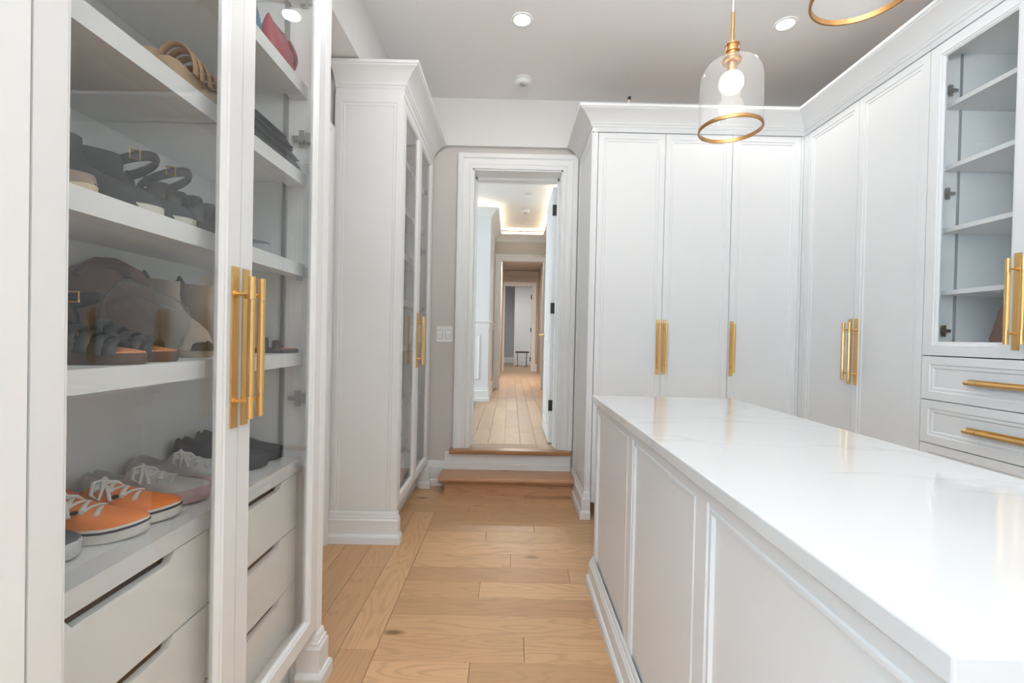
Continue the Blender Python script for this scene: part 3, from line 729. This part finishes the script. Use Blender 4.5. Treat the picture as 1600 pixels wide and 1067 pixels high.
def sneaker(name, label, loc, rz, up, sole, stripe=None, lace=None, inner=(.08, .09, .12), L=.275, group=None, high=0.0, rough=.75, sole_h=.030, fat=1.0):
    o = local_thing(name, label, 'shoe', loc, rz, group)
    mu = plain('shoe_upper', up, rough, bump=.3, bscale=400, var=.06); mi = plain('shoe_lining', inner, .9); ms = plain('shoe_sole', sole, .6)
    sole_mesh(L, 0, sole_h, fat).build('sole', ms, o, smooth=40)
    if stripe:
        rings = []
        lift = lambda x: .008*max(0, (x/L-.72)/.28)**2
        for z, g in ((sole_h-.009, .0015), (sole_h-.006, .0022), (sole_h-.004, .0015)): rings.append([(x, y, z+lift(x)) for x, y in outline(L, fat, g)])
        MB().loft(rings, caps=False).build('foxing_stripe', plain('shoe_stripe', stripe, .5), o, smooth=40)
    HK = [(0, .048), (.03, .074), (.07, .082), (.14, .076), (.26, .060), (.34, .070), (.40, .086), (.48, .081), (.60, .070), (.72, .056), (.85, .047), (.94, .042), (.985, .036), (1, sole_h+.002)]
    n = 16; rings = []
    z0 = sole_h-.004
    cc = lambda t: .006*math.sin(PI*t)
    def lift(t): return .008*max(0, (t-.72)/.28)**2
    info = []
    for t in TS:
        w = (interp(t, WK)*fat-.0015); h = interp(t, HK)+(high*max(0, 1-t/.55)*min(1, t/.05) if t < .55 else 0)
        if t < .055: h *= .95
        opened = .055 <= t <= .36
        ring = []
        for k in range(n+1):
            a = PI*k/n; cy, sz = math.cos(a), math.sin(a)
            y = w*math.copysign(abs(cy)**.75, cy)*(1-.12*sz); z = z0+(h-z0)*abs(sz)**(.34 if t < .38 else .62)
            inn = opened and abs(cy) < .74
            if inn: z = z0+.006; y = w*cy*.95
            ring.append((t*L, y+cc(t), z+lift(t))); info.append(inn)
        rings.append(ring)
    def mis(i, j): return 1 if (info[i*(n+1)+j] and info[i*(n+1)+j+1] and info[(i+1)*(n+1)+j]) else 0
    b = MB(); b.loft(rings, 0, False, mis, loop=False); b.build('upper', [mu, mi], o, smooth=50)
    if lace:
        lb = MB()
        for q, t in enumerate((.43, .475, .52, .565, .61, .655, .695)):
            w = interp(t, WK)*fat*.60; h = interp(t, HK); dx = .008*(1 if q % 2 else -1)
            arc = lambda f: z0+(h-z0)*abs(1-(f*.60)**2)**.40
            lb.tube([(t*L+dx*f, w*f, arc(f)+.001) for f in (-1, -.75, -.4, 0, .4, .75, 1)], .0046, 6, sy=.55)
        h = interp(.42, HK)
        for s in (-1, 1):
            lb.tube([(.45*L, 0, h+.004), (.43*L, s*.018, h+.006), (.45*L, s*.036, h-.016), (.51*L, s*.040, h-.026), (.50*L, s*.024, h-.006), (.46*L, 0, h+.004)], .0040, 6)
            lb.tube([(.45*L, 0, h+.004), (.52*L, s*.018, h-.004), (.58*L, s*.036, h-.030)], .0036, 6)
        lb.build('laces', plain('shoe_laces', lace, .8), o, smooth=60)
    return o
def copy_label(o, loc, rz, label): return dup(o, loc, rz, label)

def foot_boot(name, label, loc, rz, col, sole, H=.18, L=.24, wedge=.045, open_toe=True, group=None, pull=True, fat=1.0, rough=.9):
    o = local_thing(name, label, 'boot', loc, rz, group)
    mu = plain('boot_suede', col, rough, bump=.3, bscale=500, var=.06); mi = plain('boot_lining', (.03, .025, .02), .9)
    # wedge sole
    rings = []
    for z, g in ((0, -.002), (.003, 0)): rings.append([(x, y, z) for x, y in outline(L, fat, g)])
    rings.append([(x, y, max(.016, wedge*(1-.55*x/L))) for x, y in outline(L, fat, .0)])
    wb = MB().loft(rings); wb.build('wedge_sole', plain('woven_sole', sole, .9, bump=.8, bscale=180, var=.25), o, smooth=40)
    n = 28
    K = [(0, 0.0, 1.0, 1.0), (.12, -.004, .99, 1.02), (.25, -.004, .93, 1.0), (.36, -.003, .78, .95), (.46, 0, .64, .88), (.58, .004, .545, .84), (.75, .004, .50, .86), (1.0, -.004, .50, .92)]
    rings = []
    for (tz, xb, xf, ws) in K:
        ring = []
        for k in range(n):
            a = 2*PI*k/n; u = .5-.5*math.cos(a); x = xb+(xf*L-xb)*u
            base = wedge*(1-.55*x/L)-.004
            z = base*(1-tz)+ (H)*tz + (0 if tz < 1 else (-.012*u + .006))
            low = max(0, 1-tz/.5)
            wf = interp(min(1, max(0, x/L)), WK)*fat; wr = .036*fat
            w = (wf*low+wr*ws*(1-low)*1.0)
            e = abs(math.sin(a))**.8
            wk = (wf if low > .5 else w*e) if False else (low*min(wf, wr*1.35)*min(1, e*1.6)+(1-low)*wr*ws*e)
            ring.append((x, math.copysign(wk, math.sin(a)) if abs(math.sin(a)) > 1e-6 else 0, z))
        rings.append(ring)
    top = rings[-1]; cx = sum(p[0] for p in top)/n
    inner1 = [(cx+(p[0]-cx)*.93, p[1]*.90, p[2]) for p in top]; inner2 = [(cx+(p[0]-cx)*.9, p[1]*.86, p[2]-.07) for p in top]
    b = MB(); b.loft(rings+[inner1, inner2], 0, True, lambda i, j: 1 if i >= len(rings) else 0)
    b.build('shaft', [mu, mi], o, smooth=50)
    if open_toe:
        c = MB(); c.lathe([(.0005, .030), (.016, .027), (.026, .017), (.031, 0)], (L-.024, .002, .017), n=16); c.build('toe_opening', mi, o, smooth=60)
    if pull:
        pb = MB(); pb.tube([(.0, 0, H-.02), (-.012, 0, H+.012), (-.004, 0, H+.022), (.012, 0, H+.006), (.008, 0, H-.02)], .005, 6); pb.build('pull_tab', M['black'], o)
    return o
def sandal(name, label, loc, rz, bed, strap, sole_h=.02, wedge=0.0, L=.255, straps=((.78, .035), (.62, .045), (.5, .05)), ankle=.09, r=.006, buckle=None, group=None, sole=None):
    o = local_thing(name, label, 'sandal', loc, rz, group)
    rings = []
    top = lambda x: sole_h+wedge*max(0, 1-x/(L*.75))
    for kind in (0, 1, 2):
        rings.append([(x, y, 0 if kind == 0 else (.004 if kind == 1 else top(x))) for x, y in outline(L, 1, -.003 if kind == 0 else 0)])
    MB().loft(rings).build('sole', plain('sandal_sole', sole or [c*.5 for c in bed], .7, bump=.4, bscale=120, var=.15), o, smooth=40)
    rings = [[(x, y, top(x)+dz) for x, y in outline(L, 1, g)] for dz, g in ((.0003, -.002), (.003, -.003))]
    MB().loft(rings).build('footbed', plain('sandal_footbed', bed, .7), o, smooth=40)
    ms = plain('sandal_strap', strap, .5)
    for t, h in straps:
        w = interp(t, WK)+.002; x = t*L; z = top(x)
        pts = [(x-.006*math.cos(a)*1.5, w*math.cos(a), z-.004+h*math.sin(a)**.8) for a in [PI*k/12 for k in range(13)]]
        MB().tube(pts, r*1.9, 8, sy=.30).build('strap', ms, o, smooth=60)
    if ankle:
        pts = [(.085*L/.255+.055*math.cos(a)-.03, .040*math.sin(a), top(.07)+ankle*(.80+.20*math.cos(a))) for a in [2*PI*k/20 for k in range(20)]]
        MB().tube(pts, r*.6, 8, sy=2.2, closed=True).build('ankle_strap', ms, o, smooth=60)
        hb = MB()
        for s in (-1, 1): hb.tube([(.05, s*.034, top(.05)), (.045, s*.038, top(.05)+ankle*.5), (.035, s*.036, top(.05)+ankle*.78)], r*1.6, 8, sy=.35)
        hb.build('side_strap', ms, o, smooth=60)
    if buckle:
        bb = MB(); bx_ = .075; bz = top(.07)+ankle*.92
        c0 = (.085*L/.255-.03+.055*math.cos(-.9), -.043, top(.07)+ankle*(.80+.20*math.cos(.9)))
        bb.tube([(c0[0]-.009, c0[1], c0[2]-.010), (c0[0]+.009, c0[1]+.004, c0[2]-.010), (c0[0]+.009, c0[1]+.004, c0[2]+.010), (c0[0]-.009, c0[1], c0[2]+.010)], .0028, 6, closed=True)
        bb.build('buckle', buckle, o)
    return o
def sup(n, a, b, c, p=.6):
    return [(a*math.copysign(abs(math.cos(2*PI*k/n))**p, math.cos(2*PI*k/n)), b*math.copysign(abs(math.sin(2*PI*k/n))**p, math.sin(2*PI*k/n)), c) for k in range(n)]
def soft_bag(name, label, loc, rz, col, a=.12, b=.05, H=.16, lean=0.0, hump=0.0, rough=.7, handle_r=.004, handle_h=.09, strap=None, metal=None, cat='bag'):
    o = local_thing(name, label, cat, loc, rz)
    rr = random.Random(hash(label) % 1000 if False else len(label))
    rings = []
    for t, s, q in ((0, .86, 1), (.04, .97, 1), (.2, 1.04, 1), (.45, 1.0, .92), (.7, .90, .72), (.88, .80, .48), (.96, .74, .30), (1.0, .70, .16)):
        ring = []
        for k, p in enumerate(sup(30, a*s, b*q*s, 0)):
            wob = .004*math.sin(k*1.7+t*9)+.003*math.sin(k*.9-t*14)
            dz = hump*math.cos(PI*p[0]/a)*t*t if hump else -.018*math.cos(.9*PI*p[0]/a)*t*t
            ring.append((p[0]*(1+wob*6), p[1]*(1+wob*10)+lean*t*t, H*t+dz))
        rings.append(ring)
    MB().loft(rings).build('bag_body', plain('bag_leather', col, rough, bump=.5, bscale=60, var=.15), o, smooth=60)
    ms = plain('bag_handle', strap or [c*.55 for c in col], .5)
    if handle_h:
        for s in (-1, 1):
            hz = H*.86
            pts = [(a*.45*math.cos(u), lean*.8+s*b*.35*(1-.4*math.sin(u)), hz+handle_h*math.sin(u)) for u in [PI*k/14 for k in range(15)]]
            MB().tube(pts, handle_r, 8).build('bag_handle', ms, o, smooth=60)
    if metal:
        m = MB()
        for sx in (-1, 1): m.lathe([(.008, -.002), (.010, 0), (.008, .002)], (sx*a*.45, lean-b*.5, H*.8), n=12)
        m.build('fitting', metal, o)
    return o
def folded(name, label, loc, rz, col, a=.15, b=.12, t=.03, group=None, stitch=None):
    """a folded pair of trousers: three lapped layers with rounded fold"""
    o = local_thing(name, label, 'clothing', loc, rz, group)
    m = plain('folded_cloth', col, .95, bump=.6, bscale=250, var=.18)
    n = 12; rings = []
    for x in [-a+2*a*k/8 for k in range(9)]:
        ring = []
        sag = .003*math.sin(x*40)
        for lay in range(3):
            z0 = t*lay/3+.0008; z1 = t*(lay+1)/3-.0008; e = b-.006*lay*abs(math.sin(x*20+lay))
            ring += [(x, -e+.0, z0+sag*.3), (x, -e-.004, (z0+z1)/2), (x, -e, z1)]
        ring += [(x, b-.008, t+sag), (x, b, t*.8), (x, b+.006, t*.5), (x, b, t*.2), (x, b-.006, 0)]
        rings.append(ring)
    MB().loft(rings).build('folded_layers', m, o, smooth=50)
    wb = MB(); wb.box(-a*.98, a*.6, -b-.003, -b+.02, t, t+.003); wb.build('waistband', plain('waistband', [c*.8 for c in col], .9), o)
    return o
# --- bottom shelf (z .778)
Z4, Z3, Z2, Z1, Z0 = .778, 1.132, 1.428, 1.728, 2.022
ORANGE, CREAM, NAVY = (.80, .23, .055), (.72, .69, .62), (.030, .036, .060)
s = sneaker('orange_sneaker', 'orange canvas sneaker with white laces, front one of the pair on the lower shelf', (-1.005, .865, Z4), math.radians(15), ORANGE, CREAM, NAVY, (.80, .78, .74), (.03, .04, .08), group='orange sneakers in the shoe cabinet')
ov = MB(); ov.lathe([(.0005, .0016), (.0075, .0012), (.0085, 0), (.0075, -.0012), (.0005, -.0016)], n=16); ov.v = [Vector((.166+v.x*.8, -.0325+v.y*.40+v.z*.6, .0635+v.y*.32+v.z)) for v in ov.v]
ov.build('side_patch', M['black'], s, smooth=50)
copy_label(s, (-1.005, .962, Z4), math.radians(13), 'orange canvas sneaker behind its mate, beside the pale grey and pink sneakers')
s = sneaker('pale_sneaker', 'pale grey sneaker with pink toe and round eyelets, standing beside the orange pair', (-1.005, 1.068, Z4), math.radians(14), (.56, .55, .53), (.55, .38, .38), None, (.72, .71, .69), (.28, .30, .33), L=.27, sole_h=.034, high=.012, group='pale sneakers in the shoe cabinet')
copy_label(s, (-1.01, 1.205, Z4), math.radians(14), 'pale grey sneaker with white laces standing behind its pink-soled mate')
s = sneaker('navy_shoe', 'navy slip-on shoe nearest the pale sneakers on the lower shelf', (-1.005, 1.365, Z4), math.radians(11), (.035, .038, .055), (.028, .03, .042), None, None, (.02, .02, .03), L=.26, sole_h=.036, high=.035, group='navy slip-on shoes in the shoe cabinet')
copy_label(s, (-1.01, 1.462, Z4), math.radians(11), 'navy slip-on shoe whose toe nearly touches the cabinet side')
sneaker('dark_shoe', 'dark grey shoe tip with white sole edge in front of the orange sneakers', (-1.02, .765, Z4), math.radians(14), (.10, .105, .13), (.62, .62, .62), None, None, (.03, .03, .04), L=.25)
# --- shelf with boots, sandals and brown bags
BEIGE = (.60, .51, .42)
bt = foot_boot('ankle_boot', 'beige suede ankle boot with woven wedge sole, the nearer of the pair', (-.985, 1.225, Z3), math.radians(-22), BEIGE, (.46, .38, .27), .20, .245, group='beige suede boots in the shoe cabinet')
copy_label(bt, (-.975, 1.340, Z3), math.radians(-18), 'beige suede ankle boot with black pull tabs standing behind its mate')
soft_bag('brown_bag', 'slouchy brown leather handbag at the back of the middle shelf', (-.955, 1.075, Z3), math.radians(25), (.20, .105, .08), .10, .06, .215, lean=0, hump=.022, handle_r=.012, handle_h=.03)
cv = local_thing('clear_pouch', 'clear vinyl pouch leaning over the brown leather handbag', 'pouch', (-.86, 1.055, Z3+.055), 0)
cv.rotation_euler = (.35, .45, .30)
MB().loft([[(x*s_, y*s_, z) for x, y, _ in sup(24, .085, .035, 0)] for z, s_ in ((0, .9), (.01, 1), (.06, 1.0), (.10, .85), (.105, .8))]).build('pouch_body', M['clearplastic'], cv, smooth=60)
MB().tube([(x, y, .104) for x, y, _ in sup(24, .068, .028, 0)], .0022, 6, closed=True).build('pouch_rim', M['clearplastic'], cv, smooth=60)
TAN, BLK = (.58, .23, .08), (.015, .015, .017)
s = sandal('brown_sandal', 'brown wedge sandal with black straps and tan footbed, front one of the pair', (-.955, .825, Z3), math.radians(13), TAN, BLK, .022, .045, straps=((.82, .030), (.74, .034), (.66, .038), (.56, .042), (.46, .048)), ankle=.085, r=.0055, buckle=M['brass'], sole=(.09, .045, .03), group='brown wedge sandals in the shoe cabinet')
copy_label(s, (-.965, .925, Z3), math.radians(12), 'brown wedge sandal with black straps standing between its mate and the boots')
sandal('tan_sandal', 'flat tan sandal with rusty footbed at the far end of the boot shelf', (-.95, 1.44, Z3), math.radians(16), (.35, .12, .06), (.06, .035, .03), .012, 0, straps=((.74, .03), (.6, .038)), ankle=0, r=.006, sole=(.05, .04, .04))
soft_bag('small_case', 'small dark rounded case behind the tan sandal on the boot shelf', (-.95, 1.37, Z3), math.radians(80), (.07, .055, .05), .065, .03, .075, handle_h=0, rough=.5)
# --- shelf with black shoes
sneaker('taupe_sneaker', 'taupe and rust sneaker with a cream platform sole at the near end of its shelf', (-.985, .745, Z2), math.radians(16), (.27, .19, .145), (.62, .50, .34), None, (.36, .26, .19), (.04, .03, .03), L=.25, high=.07, sole_h=.018)
bk_ = foot_boot('black_shoe', 'black high slip-on shoe with a cream sole, nearer one of the pair', (-.985, .860, Z2), math.radians(12), (.022, .023, .026), (.60, .57, .48), .150, .285, .022, False, 'black high shoes in the shoe cabinet', False, 1.1, .85)
copy_label(bk_, (-.985, .955, Z2), math.radians(12), 'black high slip-on shoe standing between its mate and the strappy sandal')
s = sandal('black_sandal', 'black strappy sandal with a gold buckle beside the black shoes', (-.945, 1.045, Z2), math.radians(12), (.03, .03, .03), (.016, .016, .018), .024, .02, straps=((.80, .05), (.62, .07), (.48, .085)), ankle=.135, r=.0085, buckle=M['brass'], group='black strappy sandals in the shoe cabinet')
copy_label(s, (-.94, 1.150, Z2), math.radians(10), 'black strappy sandal half hidden behind the cabinet door stile')
sneaker('grey_shoe', 'grey pointed shoe behind the far glass door, right of the brass handles', (-.985, 1.30, Z2), math.radians(22), (.16, .155, .17), (.35, .35, .36), None, None, (.05, .05, .05), L=.26, high=.03)
# --- straw hats, jeans
def hat(label, loc, rot, col):
    o = local_thing('straw_hat', label, 'hat', loc, 0, 'straw hats on the upper shelf'); o.rotation_euler = rot; q = .56
    m = plain('straw', col, .9, bump=1.0, bscale=90, var=.25)
    pr = [(.135, .004), (.137, .008), (.120, .012), (.088, .012), (.083, .018), (.078, .06), (.070, .082), (.050, .090), (.028, .084), (.0005, .080)]
    MB().lathe([(r*q, z*q) for r, z in pr], n=40).build('crown_and_brim', m, o, smooth=60)
    MB().lathe([(.0855*q, .018*q), (.0865*q, .019*q), (.0835*q, .036*q), (.0825*q, .036*q)], n=40).build('hat_band', plain('hat_band', [c*.45 for c in col], .8), o, smooth=60)
    return o
hat('natural straw hat leaning on the upper shelf, nearest of the straw things', (-.855, 1.070, Z1+.066), (0, .95, -.15), (.62, .45, .26))
hat('pale straw hat leaning close behind the natural straw hat', (-.850, 1.180, Z1+.066), (0, 1.05, .25), (.66, .52, .33))
s = sandal('woven_sandal', 'tan woven sandal with many raffia straps lying in front of the straw hats', (-.745, .955, Z1), math.radians(87), (.45, .28, .14), (.42, .25, .13), .018, .025, L=.20, straps=((.84, .04), (.74, .046), (.64, .052), (.54, .058), (.44, .064), (.34, .066), (.24, .066)), ankle=.0, r=.006, sole=(.40, .28, .16))
sandal('black_mule', 'black mule just visible behind the meeting stiles on the upper shelf', (-.96, 1.345, Z1), math.radians(10), (.02, .02, .02), (.018, .018, .02), .02, .02, straps=((.8, .04), (.66, .055), (.52, .06)), ankle=0, r=.01)
for k, (dz, c, lab) in enumerate(((0, (.055, .065, .085), 'dark navy folded jeans at the bottom of the folded stack'), (.028, (.045, .050, .065), 'charcoal folded trousers in the middle of the folded stack'), (.056, (.06, .068, .085), 'slate folded jeans on top of the folded stack'))):
    folded('folded_jeans', lab, (-.83, 1.372, Z1+dz), math.radians(90), c, .132-.012*k, .125-.008*k, .027, 'folded jeans stacked in the shoe cabinet')
folded('grey_scarf', 'small grey folded scarf at the foot of the jeans stack beside the hinge', (-.79, 1.512, Z1), math.radians(90), (.16, .17, .18), .018, .07, .04)
# --- top visible shelf: red bag with beads
soft_bag('red_bag', 'crimson leather handbag with a beaded strap on the highest shelf in view', (-.765, 1.455, Z0), math.radians(90), (.34, .035, .06), .068, .038, .150, lean=0, handle_h=0, rough=.4)
bd = local_thing('bead_strap', 'dark red beaded strap hanging over the crimson handbag', 'strap', (-.735, 1.515, Z0))
bp = []
for k in range(19):
    u = PI*k/18; bp.append((-.012+.008*math.sin(u*2), .034*math.sin(u)-.010, .120*(1-k/18)+.006))
bmx = MB()
for k, p in enumerate(bp):
    q = .0075
    bmx.lathe([(.0004, -q), (q*.7, -q*.7), (q, 0), (q*.7, q*.7), (.0004, q)], p, n=8)
bb_ = bmx.build('beads', plain('bead_red', (.22, .03, .035), .25), bd, smooth=60); bb_['kind'] = 'stuff'
MB().tube(bp, .002, 6).build('bead_cord', M['black'], bd)
soft_bag('blue_bag', 'blue cloth bag beside the crimson handbag on the highest shelf in view', (-.79, 1.335, Z0), math.radians(90), (.08, .20, .32), .045, .035, .17, handle_h=0)
# --- contents of the far cabinet
sneaker('charcoal_shoe', 'charcoal shoe on the lower shelf of the cabinet beside the step', (-.99, 2.76, Z4), math.radians(10), (.06, .06, .065), (.5, .5, .5), None, (.7, .7, .7), L=.27)
foot_boot('dark_boot', 'dark ankle boot on the middle shelf of the cabinet beside the step', (-.97, 2.75, Z4+.0005), math.radians(12), (.05, .05, .055), (.04, .04, .04), .19, .24, .02, False, None, False) if False else None
b2 = foot_boot('grey_boot', 'dark grey boot standing behind the charcoal shoe in the far cabinet', (-.97, 2.88, Z4), math.radians(10), (.07, .07, .075), (.05, .05, .05), .22, .24, .02, False, None, False)
sneaker('brown_shoe', 'brown shoe on the middle shelf of the cabinet beside the step', (-.98, 2.79, Z3), math.radians(10), (.20, .12, .08), (.3, .2, .14), None, None, L=.26)
foot_boot('black_boot', 'black boot on the upper shelf of the cabinet beside the step', (-.95, 2.76, Z2+.0), math.radians(10), (.03, .03, .035), (.03, .03, .03), .19, .24, .02, False, None, False)
soft_bag('wicker_bag', 'tan bag in the low open compartment of the cabinet beside the step', (-.83, 2.80, .2125), math.radians(80), (.42, .32, .22), .09, .05, .13, handle_h=0) if False else None
# --- right display cabinet: brown bag
soft_bag('brown_handbag', 'reddish brown handbag standing on the floor of the glass display cabinet', (2.20, 1.93, 1.1855), math.radians(5), (.16, .055, .04), .12, .075, .235, handle_h=0, rough=.6)
# --- dark stool seat peeping out behind the island
fs = local_thing('footstool', 'dark brown round footstool half hidden behind the far end of the island', 'stool', (.700, 2.70, 0))
MB().lathe([(.0005, .30), (.12, .30), (.150, .292), (.163, .275), (.168, .25), (.163, .225), (.150, .208), (.0005, .205)], n=32).build('seat', plain('dark_brown_leather', (.055, .028, .028), .55, bump=.3, bscale=80), fs, smooth=50)
for k in range(4):
    a = PI/4+k*PI/2
    MB().tube([(math.cos(a)*.09, math.sin(a)*.09, .207), (math.cos(a)*.11, math.sin(a)*.11, 0)], [.016, .011], 10).build('leg', plain('stool_leg', (.25, .13, .06), .5), fs)
